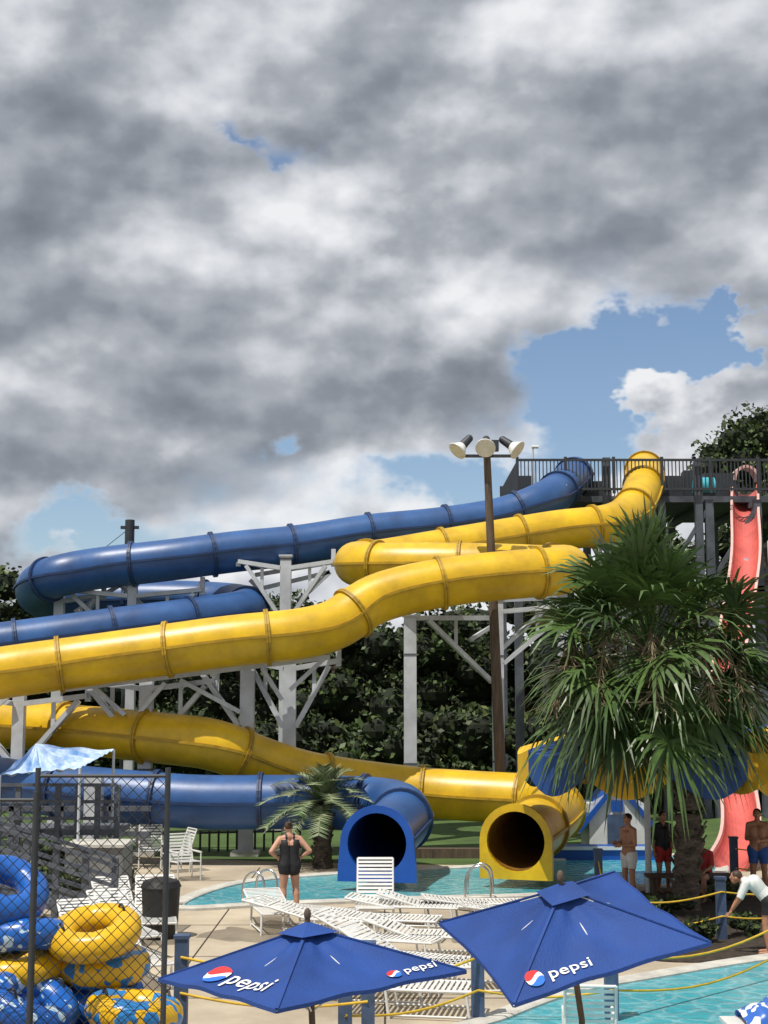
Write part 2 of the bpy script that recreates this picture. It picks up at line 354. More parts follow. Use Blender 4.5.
def mouth(b,p,t,m,wide=0.0):
    t=V((t.x,t.y,0)).normalized(); sdv=t.cross(V((0,0,1))).normalized(); up=V((0,0,1))
    n=32; rr=R-.03; outer=[];inner=[]
    zb=-(p.z-0.05)
    for i in range(n):
        a=2*math.pi*i/n; c_,s_=math.cos(a),math.sin(a)
        inner.append((rr*c_,rr*s_))
        ro=R+.13; x,z=ro*c_,ro*s_
        if s_<0:
            k=max(abs(c_),abs(s_)); x=ro*c_/k*(1+wide*abs(s_)); z=max(ro*s_/k,zb)
        outer.append((x,z))
    vs=[]
    for off in(0,.14):
        for L_ in(inner,outer):
            for x,z in L_: vs.append(p+sdv*x+up*z+t*off)
    fs=[]
    for i in range(n):
        j=(i+1)%n
        fs+=[(2*n+i,2*n+j,3*n+j,3*n+i),(i,n+i,n+j,j),(n+i,3*n+i,3*n+j,n+j),(i,j,2*n+j,2*n+i)]
    b.add(vs,fs,m)
b=MB()
Y=[(644,468,52),(644,482,49.5),(634,508,47),(610,524,45.5),(560,530,45),(500,540,44.5),(430,552,44),(378,561,43.4),(356,563,42.4),(366,565,41),(420,565,40.3),(490,566,40),(544,568,40),(566,568,39.2),(560,571,38),(520,574,37.6),(460,580,37.4),(405,590,37.2),(368,602,37),(338,624,36.6),(300,634,36.2),(230,641,36),(150,652,36),(70,663,36),(0,673,35.6),(-70,684,35.6),(-120,696,36.6),(-118,712,38.6),(-60,722,39.4),(0,724,39),(80,730,38),(160,738,37),(215,745,36.6),(255,760,37),(300,775,37.5),(360,785,38),(430,793,38),(490,797,37.6),(538,800,37.2),(558,806,36),(549,818,34),(532,831,32),(517,841,30.6)]
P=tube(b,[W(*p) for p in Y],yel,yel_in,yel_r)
mouth(b,P[-1],P[-1]-P[-3],yel,0.0)
b.obj('yellow_tube_slide')
b=MB()
B=[(576,474,51),(562,488,49),(545,500,47),(505,516,46.5),(440,527,46),(370,534,45.5),(300,545,45),(240,551,44.5),(170,560,44),(100,568,44),(58,576,43.6),(36,587,44.6),(45,599,46),(90,602,46.6),(150,600,46.4),(215,602,46),(246,606,45),(240,612,43.6),(190,620,42.4),(120,629,41.6),(40,640,41),(-40,651,40.6),(-110,665,41),(-135,690,42),(-110,730,41),(-60,765,38.5),(0,783,37),(60,790,36),(130,797,35.4),(200,802,35.2),(280,802,35.2),(345,803,35),(388,806,34.6),(404,815,33.2),(392,830,31.8),(378,843,30.2)]
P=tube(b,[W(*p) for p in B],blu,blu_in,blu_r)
mouth(b,P[-1],P[-1]-P[-3],blu2,0.1)
b.obj('blue_tube_slide')
# ------------------------------------------------------------ supports
def support(u,v,d,arm=3.0,tw=.32,diag=True,side=0):
    b=MB(); t=W(u,v,d); b.box((t.x,d,t.z/2),(tw,tw,t.z),steel); b.box((t.x,d,.06),(tw*2,tw*2,.10),coping)
    b.box((t.x,d,t.z+.03),(tw*1.25,tw*1.25,.06),steel)
    z=2.2
    while z<t.z: b.box((t.x,d,z),(tw*1.08,tw*1.08,.05),gwood); z+=3.1
    if diag:
        for sg in ((-1,1) if side==0 else (side,)):
            for off in(-.12,.12):
                b.beam((t.x+sg*tw*.5,d+off,t.z-.35),(t.x+sg*arm,d+off,t.z-.15),.13,steel)
                b.beam((t.x+sg*tw*.5,d+off,t.z-1.9),(t.x+sg*(arm-.25),d+off,t.z-.28),.12,steel)
            b.beam((t.x+sg*arm*.5,d,t.z-1.1),(t.x+sg*arm*.5,d,t.z-.3),.1,steel)
            b.beam((t.x+sg*arm,d,t.z-.3),(t.x+sg*arm,d,t.z+.25),.14,steel)
    b.obj('slide_support_column')
for a in [(410,617,40.6,1.2,.36,False),(497,600,42,2.4,.34,True,1),(286,557,44,1.5,.34,True),(290,655,37.6,1.3,.34,True),(248,655,37.2,1.6,.36,True,-1),(147,675,37.2,1.8,.34,True),(60,590,44.6,1.4,.3,True,1),(133,585,44.2,2.2,.28,True),(20,690,37.2,1.8,.3,True),(560,487,47.4,1,.34,False),(618,530,46.5,1.2,.34,True)]:
    support(*a)
b=MB()
for off in(0,.3):
    A=W(412,618,40.6+off*1.0); b.beam(A,W(498,618,42),.14,steel); b.beam(W(428,620,40.8+off),W(492,682,42),.13,steel); b.beam(W(470,640,41.4+off),W(498,622,42),.11,steel)
    b.beam(W(456,618,41.3+off),W(456,646,41.3+off),.1,steel)
    b.beam(W(500,600,42+off),W(556,598,43+off),.13,steel); b.beam(W(500,650,42+off),W(552,603,43+off),.12,steel)
b.obj('steel_bracing_truss')
b=MB()
for i in range(2):
    y=36.9+i*.8
    b.beam(W(60,690,y),W(330,657,y),.13,steel)
    for (u1,v1,u2,v2) in [(95,688,125,715),(165,683,140,712),(180,680,240,712),(262,668,282,700),(325,658,290,690),(10,695,-20,720),(210,675,248,660)]:
        b.beam(W(u1,v1,y),W(u2,v2,y),.11,steel)
for (u1,v1,u2,v2) in [(75,612,120,585),(120,585,150,612),(255,590,330,572),(330,572,300,600),(250,580,270,600),(255,575,335,562)]:
    b.beam(W(u1,v1,44.8),W(u2,v2,44.8),.13,steel)
b.obj('steel_bracing_truss')
# ------------------------------------------------------------ start tower
b=MB(); y0,y1=48.6,55.5; zt=W(600,497,50).z; xl=W(517,497,49).x; xr=W(900,497,49).x
b.box(((xl+xr)/2,(y0+y1)/2+.6,zt-.12),(xr-xl,y1-y0-1.0,.22),gwood)
for k in range(9):
    x=xl+(xr-xl)*k/8
    for y in(y0+.4,y1): b.box((x,y,zt/2-.15),(.28,.28,zt-.2),gwood)
    b.beam((x,y0+.4,zt-.35),(x,y1,zt-.35),.2,gwood)
    if k<8:
        x2=xl+(xr-xl)*(k+1)/8
        b.beam((x,y0+.4,zt-3.2),(x2,y0+.4,zt-.5),.14,gwood); b.beam((x,y0+.36,zt-3.4),(x2,y0+.36,zt-3.4),.2,gwood)
for y in(y0+.15,y1+.1):
    x=xl
    while x<xr: b.box((x,y,zt+.56),(.035,.035,1.1),dsteel); x+=.13
    x=xl
    while x<xr: b.box((x,y,zt+.6),(.10,.10,1.3),dsteel); x+=1.7
    for z in(.1,1.14): b.beam((xl,y,zt+z),(xr,y,zt+z),.08,dsteel)
y=y0
while y<y1: b.box((xl,y+.15,zt+.56),(.04,.04,1.1),dsteel); y+=.16
for u,vt in((697,462),(606,458)): 
    p=W(u,vt,49); b.box((p.x,49.0,(p.z+0)/2),(.26,.26,p.z),gwood)
for (u,w_,h_) in [(668,1.1,.9),(592,.8,.7),(524,.5,.9),(545,.6,.5),(720,1.2,1.0),(690,.5,1.1)]:
    p=W(u,490,51); b.box((p.x,51,zt+h_/2),(w_,.5,h_),dsteel)
b.obj('slide_start_tower')
# red speed slide
b=MB()
Rd=[W(745,484,51),W(745,512,48.8),W(746,555,46.2),W(738,610,44.2),W(727,670,42.2),W(723,730,40.4),W(738,790,38.2),W(741,832,35.8),W(731,855,33.8)]
path=spline(Rd,.4); prof=[]
for i in range(13):
    a=math.pi+math.pi*i/12; prof.append((.40*math.cos(a),.42*math.sin(a)))
prof=[(-.48,.02)]+prof+[(.48,.02),(.48,-.1)]+[(.47*math.cos(2*math.pi-math.pi*i/12),.5*math.sin(2*math.pi-math.pi*i/12)) for i in range(1,12)]+[(-.48,-.1)]
b.sweep(path,prof,red,smooth=False,caps=True)
for sg in(-1,1): b.sweep(path,[(sg*.42,.0),(sg*.50,.0),(sg*.50,.07),(sg*.42,.07)],pinke,smooth=False)
tp=path[0]; hoop=[tp+V((.44*math.cos(a),.0,.10+.52*math.sin(a))) for a in [math.pi*i/14 for i in range(15)]]
b.sweep([p for p in hoop],[(-.30,-.05),(.30,-.05),(.30,.05),(-.30,.05)],pinke,smooth=False,caps=True)
for q in (4,12,20,30,40):
    if q<len(path): 
        p=path[q]; b.cyl((p.x,p.y,0),(p.x,p.y,p.z-.52),.12,.12,steel)
b.obj('red_water_slide')
b=MB(); p=W(704,487,50); b.cyl((p.x-.35,50,p.z),(p.x+.35,50,p.z),.35,.35,turq,14)
b.box((p.x,50,zt+.15),(.7,.5,.3),dsteel); b.obj('water_barrel')
# ------------------------------------------------------------ flood light pole
b=MB(); t=W(487,456,38.6); bs=V((W(503,780,38.6).x,38.6,0))
b.cyl(bs,t,.17,.10,wood,12)
b.beam(t+V((-.70,0,-.0)),t+V((.70,0,-.0)),.08,dsteel)
for dx,dy,ax in((-.70,-.0,(-.55,-.30,-.62)),(-.05,-.22,(-.10,-.75,-.55)),(.70,-.0,(.62,-.30,-.5))):
    c=t+V((dx,dy,.28)); b.beam(t+V((dx,0,-.0)),c,.07,dsteel); ax=V(ax).normalized()
    b.cyl(c-ax*.34,c-ax*.02,.11,.13,dsteel,14); b.ell(c-ax*.34,(.11,.11,.11),dsteel)
    b.cyl(c-ax*.02,c+ax*.20,.13,.27,glass_w,20,caps=False); b.cyl(c+ax*.20,c+ax*.225,.285,.28,white,20)
b.box(t+V((.22,.06,.30)),(.22,.22,.3),dsteel)
b.obj('floodlight_pole')
b=MB(); t=W(130,520,46); b.cyl((t.x,46,0),t,.16,.12,dsteel,10); b.beam(t+V((-.3,0,-.25)),t+V((.3,0,-.25)),.1,dsteel); b.cyl(t+V((0,0,-.8)),t+V((0,0,0)),.16,.16,dsteel,10)
b.cyl(t+V((-.1,0,-.35)),t+V((-.9,0,-1.0)),.012,.012,dsteel,5); b.obj('utility_pole')
b=MB(); t=W(533,447,52); b.cyl((t.x,52,zt),t,.04,.03,steel,8); b.cyl(t+V((-.05,0,0)),t+V((.2,0,.0)),.06,.06,white,10); b.obj('security_camera_post')
# ------------------------------------------------------------ palms
def fan_frond(b,base,dirv,pet,rad_,m,droop,rg,nl=28):
    d=V(dirv).normalized(); pts=[]
    for i in range(5):
        t=i/4; pts.append(V(base)+d*pet*t+V((0,0,-droop*.35*pet*t*t)))
    b.sweep(pts,[(-.022,-.012),(.022,-.012),(.0,.018)],m,smooth=False)
    tip=pts[-1]; ax=(pts[-1]-pts[-2]).normalized(); sdv=ax.cross(V((0,0,1)))
    if sdv.length<1e-3: sdv=V((1,0,0))
    sdv.normalize(); roll=rg.uniform(-.7,.7); nrm=sdv.cross(ax)
    sdv=sdv*math.cos(roll)+nrm*math.sin(roll); nrm=sdv.cross(ax)
    for j in range(nl):
        a=(j/(nl-1)-.5)*rad(235); L=rad_*(1-.28*abs(a)/2.1)*rg.uniform(.78,1.12)
        dd=(ax*math.cos(a)+sdv*math.sin(a)+nrm*rg.uniform(-.16,.16)+nrm*.25*abs(a)).normalized()
        pr=dd.cross(nrm); pr.normalize(); w=.030*rad_/.9; P_=[]
        kink=rg.uniform(.6,1.6)
        for k in range(4):
            t=(0,.4,.75,1)[k]; p=tip+dd*L*t+V((0,0,-1))*droop*L*(.05*t+.5*kink*t**3)
            P_.append(p)
        ww=(.4,1,.65,.06); vs=[]
        for p,q in zip(P_,ww): vs+= [p-pr*w*q,p+pr*w*q]
        b.add(vs,[(0,1,3,2),(2,3,5,4),(4,5,7,6)],m)
rg=random.Random(11)
def sabal(name,base,mid,top,fr,R_,n):
    b=MB(); path=spline([base,mid,top],.09); sc_=[1+.10*((i%3)-1)+rg.uniform(-.05,.05) for i in range(len(path))]
    sc_[0]=1.25; b.sweep(path,circ(R_,14),bark,scales=sc_)
    for i in range(len(path)):
        if rg.random()<.75:
            for _ in range(3):
                a=rg.random()*6.28; p=path[i]; o=V((math.cos(a),math.sin(a),0)); b.beam(p+o*R_*.9,p+o*R_*1.35+V((0,0,.16)),.07,bark,.03)
    c=path[-1]
    for i in range(n):
        t=(i+.5)/n; el=rad(84-130*t)+rg.uniform(-.16,.16); a=i*2.399+rg.uniform(-.4,.4)
        d=V((math.cos(el)*math.cos(a),math.cos(el)*math.sin(a),math.sin(el)))
        m=rg.choice([pg1,pg1,pg1,pg2]) if t<.80 else rg.choice([pg3,pg2,pg1,pg2])
        fan_frond(b,c+V((0,0,-.5*t)),d,fr*rg.uniform(.6,1.12)*(1 if t<.84 else .75),fr*.66*rg.uniform(.8,1.15)*(1 if t<.84 else .85),m,.35+.70*t,rg)
    for i in range(9):
        a=rg.random()*6.28 if i>4 else rad(200+i*30); q=c+V((math.cos(a)*.2,math.sin(a)*.2,-.2)); e=q+V((math.cos(a)*1.9,math.sin(a)*1.9-.2,-1.0)); P_=spline([q,q+V((math.cos(a)*1.3,math.sin(a)*1.3,.4)),e],.2)
        b.sweep(P_,circ(.018,5),pg3)
        for k in range(90):
            p=P_[rg.randrange(len(P_)//2,len(P_))]; b.beam(p,p+V((rg.gauss(0,.22),rg.gauss(0,.22),-rg.random()*.45)),.012,pg3)
    b.obj(name)
gb=G(686,910); ym=gb.y
sabal('cabbage_palm_tree',gb,V((W(686,780,ym).x,ym,W(684,780,ym).z)),W(650,640,ym),1.92,.26,120)
def feather_palm(name,base,h,fr,n):
    b=MB(); path=[base+V((0,0,h*i/8)) for i in range(9)]; b.sweep(path,circ(.2,12),bark,scales=[1.3,1.05,1.1,.95,1.1,1,1.15,1,1.2])
    for i in range(60):
        a=rg.random()*6.28; z=rg.random()*h; o=V((math.cos(a),math.sin(a),0)); p=base+V((0,0,z)); b.beam(p+o*.18,p+o*.30+V((0,0,.14)),.06,bark,.03)
    c=path[-1]
    for i in range(n):
        t=(i+.5)/n; el=rad(85-95*t); a=i*2.399; d=V((math.cos(el)*math.cos(a),math.cos(el)*math.sin(a),math.sin(el))); L=fr*rg.uniform(.85,1.1)
        P_=[c+d*L*s_+V((0,0,-1))*L*.45*s_**2.2 for s_ in [k/9 for k in range(10)]]
        b.sweep(P_,[(-.015,0),(.015,0),(0,.02)],pg4,smooth=False)
        sdv=d.cross(V((0,0,1))).normalized()
        for k in range(1,10):
            for h2 in range(4):
                p=P_[k-1].lerp(P_[k],h2/4+rg.random()*.2); ax=(P_[k]-P_[k-1]).normalized(); l=.46*(1-.55*abs(k/9-.45))
                for sg in(-1,1):
                    e=p+(sdv*sg*.75+ax*.6+V((0,0,.35))).normalized()*l*rg.uniform(.8,1.1); e+=V((0,0,-.08)); w=ax*.022
                    b.add([p-w,p+w,e],[(0,1,2)],rg.choice([pg4,pg4,pg1]))
    b.obj(name)
feather_palm('pindo_palm_tree',G(323,868),1.5,1.65,42)
def shrub(name,u,v,r,seed,size=.06):
    rr=np.random.default_rng(seed); p=G(u,v); bl=[((p.x+rr.normal()*r*.5,p.y+rr.normal()*r*.4,r*(.35+.3*rr.random())),r*(.45+.2*rr.random())) for _ in range(5)]
    leaf_cloud(name,bl,600,size,lg,seed=seed)
for a in [(640,925,.45,1),(720,905,.5,2),(650,945,.35,3),(70,905,.7,4),(30,900,.8,5),(700,945,.4,8),(625,940,.3,9),(745,935,.35,10),(670,915,.4,12),(110,890,.5,13),(50,880,.7,14)]: shrub('shrub',*a)
# ------------------------------------------------------------ loungers, chairs
def lounger(u,v,yaw,back=35,name='sun_lounger'):
    b=MB(); Rz=Matrix.Rotation(rad(yaw),3,'Z'); o=G(u,v)
    T=lambda x,y,z:o+Rz@V((x,y,z))
    ba=rad(back); L=1.25; w=.33; h=.36; Bk=.78
    for sx_ in(-w,w):
        b.cyl(T(sx_,-L/2,h),T(sx_,L/2,h),.02,.02,white,8)
        b.cyl(T(sx_,L/2,h),T(sx_,L/2+Bk*math.cos(ba),h+Bk*math.sin(ba)),.02,.02,white,8)
        for yy in(-L/2+.12,L/2-.1): b.cyl(T(sx_,yy,h),T(sx_*1.05,yy-.05,0),.02,.02,white,8)
        b.cyl(T(sx_,-L/2+.12,.05),T(sx_,L/2-.1,.05),.015,.015,white,6)
    b.cyl(T(-w,L/2+Bk*math.cos(ba),h+Bk*math.sin(ba)),T(w,L/2+Bk*math.cos(ba),h+Bk*math.sin(ba)),.02,.02,white,8); b.cyl(T(-w,-L/2,h),T(w,-L/2,h),.02,.02,white,8)
    y=-L/2+.04
    while y<L/2: b.add([T(-w,y,h+.02),T(w,y,h+.02),T(w,y+.045,h+.02),T(-w,y+.045,h+.02)],[(0,1,2,3)],white); y+=.072
    s=.03
    while s<Bk: 
        q=lambda x,t:T(x,L/2+t*math.cos(ba)-.02*math.sin(ba),h+t*math.sin(ba)+.02*math.cos(ba)); b.add([q(-w,s),q(w,s),q(w,s+.045),q(-w,s+.045)],[(0,1,2,3)],white); s+=.072
    b.obj(name)
lounger(375,924,0,62)
for a in [(275,930,15,12),(318,931,60,8),(350,940,75,14),(425,926,80,10),(402,940,78,6),(455,925,85,16),(500,922,95,8),(400,962,70,25),(452,958,80,18),(430,985,65,30),(470,990,95,15),(385,1000,80,12),(130,955,30,40),(95,965,25,35),(155,940,10,45),(120,930,20,30),(135,985,30,30),(430,1015,80,25),(540,930,100,8)]: lounger(*a)
def chair(u,v,yaw):
    b=MB(); Rz=Matrix.Rotation(rad(yaw),3,'Z'); o=G(u,v); T=lambda x,y,z:o+Rz@V((x,y,z))
    for sx_ in(-.27,.27):
        b.cyl(T(sx_,-.25,0),T(sx_,-.25,.62),.018,.018,white,6); b.cyl(T(sx_,.25,0),T(sx_,.3,.62),.018,.018,white,6); b.cyl(T(sx_,-.27,.62),T(sx_,.3,.62),.022,.022,white,6); b.cyl(T(sx_,.22,.4),T(sx_,.42,.98),.018,.018,white,6)
        b.cyl(T(sx_,-.25,.41),T(sx_,.22,.4),.018,.018,white,6)
    b.cyl(T(-.27,.42,.98),T(.27,.42,.98),.018,.018,white,6)
    for k in range(7): y=-.25+k*.068; b.add([T(-.27,y,.42),T(.27,y,.42),T(.27,y+.045,.42),T(-.27,y+.045,.42)],[(0,1,2,3)],white)
    for k in range(8): t=.06+k*.115; A=lambda x,t:T(x,.21+.2*t,.4+.58*t); b.add([A(-.27,t),A(.27,t),A(.27,t+.07),A(-.27,t+.07)],[(0,1,2,3)],white)
    b.obj('patio_chair')
for a in [(185,880,30),(175,872,-60),(150,868,10),(590,1072,175)]: chair(*a)
def ladder(u,v,yaw=0):
    b=MB(); o=G(u,v); Rz=Matrix.Rotation(rad(yaw),3,'Z')
    for x in(-.22,.22): b.sweep(spline([o+Rz@V((x,-.3,0)),o+Rz@V((x,-.28,.6)),o+Rz@V((x,-.08,.72)),o+Rz@V((x,.18,.58)),o+Rz@V((x,.22,0.03))],.1),circ(.022,8),inox)
    b.obj('pool_handrail')
ladder(258,906,60); ladder(477,899,80)
# ------------------------------------------------------------ promo umbrellas
def text_mesh(body):
    c=bpy.data.curves.new('t','FONT'); c.body=body; c.align_x='LEFT'; c.size=1; c.offset=0.008; c.shear=.08; c.space_character=1.05
    o=bpy.data.objects.new('t',c); sc.collection.objects.link(o); dg=bpy.context.evaluated_depsgraph_get(); me=o.evaluated_get(dg).to_mesh()
    vs=[(v.co.x,v.co.y*.88) for v in me.vertices]; fs=[list(p.vertices) for p in me.polygons]
    o.evaluated_get(dg).to_mesh_clear(); bpy.data.objects.remove(o); return vs,fs
TV,TF=text_mesh('pepsi')
def umbrella(apex,Rr,drop,rot,tilt,logos):
    b=MB(); n=4; Mx=tilt; A=V(apex)
    cor=[A+Mx@V((Rr*math.cos(rot+i*2*math.pi/n),Rr*math.sin(rot+i*2*math.pi/n),-drop)) for i in range(n)]
    def S(i,s,t,off=0):
        c1,c2=cor[i],cor[(i+1)%n]; e=c1.lerp(c2,s); p=A.lerp(e,t)
        nr=(c1-A).cross(c2-A).normalized()
        if nr.z<0:nr=-nr
        ctr=A+Mx@V((0,0,-drop))
        sag=.050*math.sin(math.pi*t)*math.sin(math.pi*s)+(.007*math.sin(t*6+s*15)+.004*math.sin(t*11-s*19))*math.sin(math.pi*s)
        sc2=.05*math.sin(math.pi*s)*t**2
        return p-nr*sag+(ctr-p)*sc2+nr*off
    for i in range(n):
        k=24; vs=[S(i,a/k,c/k) for c in range(k+1) for a in range(k+1)]
        b.add(vs,[(c*(k+1)+a,c*(k+1)+a+1,(c+1)*(k+1)+a+1,(c+1)*(k+1)+a) for c in range(k) for a in range(k)],umb,True)
        b.sweep([S(i,a/k,1) for a in range(k+1)],[(-.006,-.022),(.006,-.022),(.006,.004),(-.006,.004)],umb,smooth=False)
        b.sweep([S(i,.5,t,-.012) for t in(.02,.3,.6,1.0)],circ(.007,6),white)
        P_=[A.lerp(cor[i],t)+V((0,0,-.014)) for t in(.02,.5,1.0)]
        b.sweep(P_,circ(.008,6),white)
        b.sweep([A.lerp(cor[i],t)+V((0,0,.003)) for t in(.02,.5,.995)],[(-.010,-.005),(.010,-.005),(.010,.005),(-.010,.005)],umb,smooth=False)
        b.cyl(A+Mx@V((0,0,-drop-.25)),A.lerp(cor[i],.5)+V((0,0,-.017)),.007,.007,white,6)
    top=A+Mx@V((0,0,.04)); cc=[A+Mx@V((Rr*.2*math.cos(rot+i*2*math.pi/n),Rr*.2*math.sin(rot+i*2*math.pi/n),-drop*.2+.028)) for i in range(n)]
    b.add([top]+cc,[(0,i+1,(i+1)%n+1) for i in range(n)],umb)
    b.ell(A+Mx@V((0,0,.085)),(.025,.025,.045),wood,n=10,k=8); b.cyl(A,A+Mx@V((0,0,.055)),.014,.018,wood,8)
    foot=A+Mx@V((0,0,-1.0)); b.cyl(A,foot,.022,.022,wood,12); b.cyl(foot,V((foot.x,foot.y,0.1)),.022,.024,wood,12)
    b.cyl(V((foot.x,foot.y,0)),V((foot.x,foot.y,.12)),.28,.26,coping,20)
    for (i,k,x0,y0_) in logos:
        c1,c2=cor[i],cor[(i+1)%n]; Wd=(c2-c1).length; H_=((c1+c2)/2-A).length
        def ML(x,y,off):
            t=1-y/H_; s=.5+(x)/(Wd*t); return S(i,s,t,off)
        vs=[ML(x0+p[0]*k,y0_+p[1]*k,.010) for p in TV]; b.add(vs,TF,logo_w)
        r=.44*k; cx,cy=x0-.62*k,y0_+.24*k; m_=14
        fw=lambda x:.18*k*math.sin(x/r*2.2)
        g=.11*k
        for (lo,hi,mm,of) in ((lambda x:fw(x)+g,None,logo_r,.011),(lambda x:fw(x)-g,lambda x:fw(x)+g,logo_w,.011),(None,lambda x:fw(x)-g,logo_b,.011)):
            for q in range(m_):
                xs=[-r+2*r*q/m_,-r+2*r*(q+1)/m_]; P_=[]
                for xx in xs:
                    c_=math.sqrt(max(0,r*r-xx*xx)); l=-c_ if lo is None else max(-c_,min(c_,lo(xx))); h_=c_ if hi is None else max(-c_,min(c_,hi(xx))); P_.append((xx,l,h_))
                b.add([ML(cx+P_[0][0],cy+P_[0][1],of),ML(cx+P_[1][0],cy+P_[1][1],of),ML(cx+P_[1][0],cy+P_[1][2],of),ML(cx+P_[0][0],cy+P_[0][2],of)],[(0,1,2,3)],mm)
    b.obj('patio_umbrella')
def tiltto(az,deg): f=V((math.cos(rad(az)),math.sin(rad(az)),0)); return Matrix.Rotation(rad(deg),3,V((0,0,1)).cross(f))
umbrella(W(308,927,10.0),1.08,.32,rad(172),tiltto(180,3),[(0,.25,-.12,.12),(1,.12,.34,.10)])
umbrella(W(562,888,10.1),1.02,.33,rad(151),tiltto(239,18),[(1,.15,-.42,.10)])
# ------------------------------------------------------------ yellow/blue shade canopy
def canopy(u,v,d,Rr,drop,name,rot=0,n=10):
    b=MB(); A=W(u,v,d)
    for i in range(n):
        a0,a1=2*math.pi*i/n+rot,2*math.pi*(i+1)/n+rot; m=(uye,ubl)[i%2]; k=8; vs=[]
        for c in range(k+1):
            for a in range(k+1):
                t=c/k; s=a/k; an=a0+(a1-a0)*s; r=Rr*t; z=-drop*(t**1.5)-.12*t*math.sin(math.pi*s)
                vs.append(A+V((r*math.cos(an),r*math.sin(an),z)))
        b.add(vs,[(c*(k+1)+a,c*(k+1)+a+1,(c+1)*(k+1)+a+1,(c+1)*(k+1)+a) for c in range(k) for a in range(k)],m,True)
        vl=[]
        for a in range(k+1):
            s=a/k; p=vs[k*(k+1)+a]; vl+= [p,p+V((0,0,-.50-.28*math.sin(math.pi*s)))]
        b.add(vl,[(2*a,2*a+2,2*a+3,2*a+1) for a in range(k)],m,True)
    b.cyl((A.x,d,0),(A.x,d,A.z),.07,.06,whitep,12); b.obj(name)
canopy(645,722,30,2.7,.55,'striped_shade_canopy',rad(162)); canopy(790,722,29.4,1.9,.5,'striped_shade_canopy',rad(200),8)
# kiosk
b=MB(); c=G(618,852); c.y+=.8; wd,hh,dp=1.5,1.25,1.6
b.box((c.x,c.y,hh/2),(wd,dp,hh),whitep); rz=hh+.55
fy,by=c.y-dp/2-.12,c.y+dp/2+.12
b.add([(c.x-1.15,fy,.55),(c.x,fy,rz+.08),(c.x+1.15,fy,.55),(c.x-1.15,by,.55),(c.x,by,rz+.08),(c.x+1.15,by,.55),(c.x-1.0,fy,.50),(c.x,fy,rz-.08),(c.x+1.0,fy,.5),(c.x-1.0,by,.5),(c.x,by,rz-.08),(c.x+1.0,by,.5)],[(0,1,4,3),(1,2,5,4),(0,6,7,1),(1,7,8,2),(6,9,10,7),(7,10,11,8),(3,4,10,9),(4,5,11,10)],blu2)
b.add([(c.x-wd/2,c.y-dp/2-.004,hh),(c.x+wd/2,c.y-dp/2-.004,hh),(c.x,c.y-dp/2-.004,rz-.1)],[(0,1,2)],whitep)
b.box((c.x,c.y-dp/2-.03,.5),(.55,.05,.95),bpost); b.box((c.x,c.y-dp/2-.05,1.2),(.3,.04,.3),blu2)
b.obj('pump_house')
b=MB(); A=G(548,862);C=G(672,862); b.box(((A.x+C.x)/2,A.y+.5,.18),(C.x-A.x,.7,.34),blu2); b.box(((A.x+C.x)/2,A.y+.13,.32),(C.x-A.x,.06,.08),whitep); b.obj('pool_wall')
# ------------------------------------------------------------ posts and ropes
def rope_fence(pts,h=.95,sz=.16,nm='rope_fence'):
    b=MB(); tops=[]
    for p in pts:
        b.box((p.x,p.y,h/2),(sz,sz,h),bpost); b.box((p.x,p.y,h+.02),(sz*1.2,sz*1.2,.04),bpost); tops.append(V((p.x,p.y-sz*.5-.01,h-.2)))
    for hh_ in(0,-.4):
        for a,c in zip(tops,tops[1:]):
            L_=(c-a).length; b.sweep([a.lerp(c,t/10)+V((0,0,hh_-.06*L_*math.sin(math.pi*t/10)*.8)) for t in range(11)],circ(.016,6),rope)
    b.obj(nm)
rope_fence([G(345,1050),G(478,1022),G(612,1022),G(790,975),G(900,960)],1.0)
rope_fence([G(180,1050),G(368,1060)],1.25,.15)
rope_fence([G(599,902),G(612,950),G(722,940),G(800,935)],1.0,.15)
rope_fence([G(735,892),G(790,888)],1.1,.15)
# ------------------------------------------------------------ left: netting, ring pile, ramp
def net_fence(u0,u1,d,vt,zb,cell=.11,name='net_fence'):
    b=MB(); a=W(u0,vt,d); c=W(u1,vt,d); x0,x1=a.x,c.x; zt_=a.z; n=int((zt_-zb+x1-x0)/cell)
    r=.0045
    for k in range(n+1):
        s=k*cell
        for sg in(1,-1):
            pa=(x0+min(s,x1-x0),zb+max(0,s-(x1-x0))); pb=(x0+max(0,s-(zt_-zb)),zb+min(s,zt_-zb))
            if sg<0: pa=(x0+x1-pa[0],pa[1]); pb=(x0+x1-pb[0],pb[1])
            if abs(pa[0]-pb[0])<.02: continue
            P_=[V((pa[0],d+sg*.003,pa[1])),V((pb[0],d+sg*.003,pb[1]))]
            b.cyl(P_[0],P_[1],r,r,black,3,caps=False)
    for x in(x0,x1): b.cyl((x,d,0),(x,d,zt_+.08),.028,.028,dsteel,10)
    for z in(zt_,zb): b.cyl((x0,d,z),(x1,d,z),.018,.018,dsteel,8)
    b.obj(name)
net_fence(-140,36,14.0,800,.1,.12); net_fence(38,168,14.1,776,.1,.12)
def ring(c,m,rot,r1=.345,r2=.165):
    b=MB(); R3=rot; n=40;k=14;vs=[]
    for i in range(n):
        a=2*math.pi*i/n
        pin=1-.06*(i%5==0)
        for j in range(k):
            t=2*math.pi*j/k; q=r1+r2*pin*math.cos(t); vs.append(V(c)+R3@V((q*math.cos(a),q*math.sin(a),r2*pin*math.sin(t))))
    b.add(vs,[(i*k+j,((i+1)%n)*k+j,((i+1)%n)*k+(j+1)%k,i*k+(j+1)%k) for i in range(n) for j in range(k)],m,True)
    for a in(.4,3.5):
        P_=[V(c)+R3@V(((r1)*math.cos(a+o),(r1)*math.sin(a+o),r2+h_)) for o,h_ in((-.22,-.02),(-.12,.05),(.12,.05),(.22,-.02))]
        b.sweep(spline(P_,.05),circ(.014,6),black)
    b.obj('inflatable_ring')
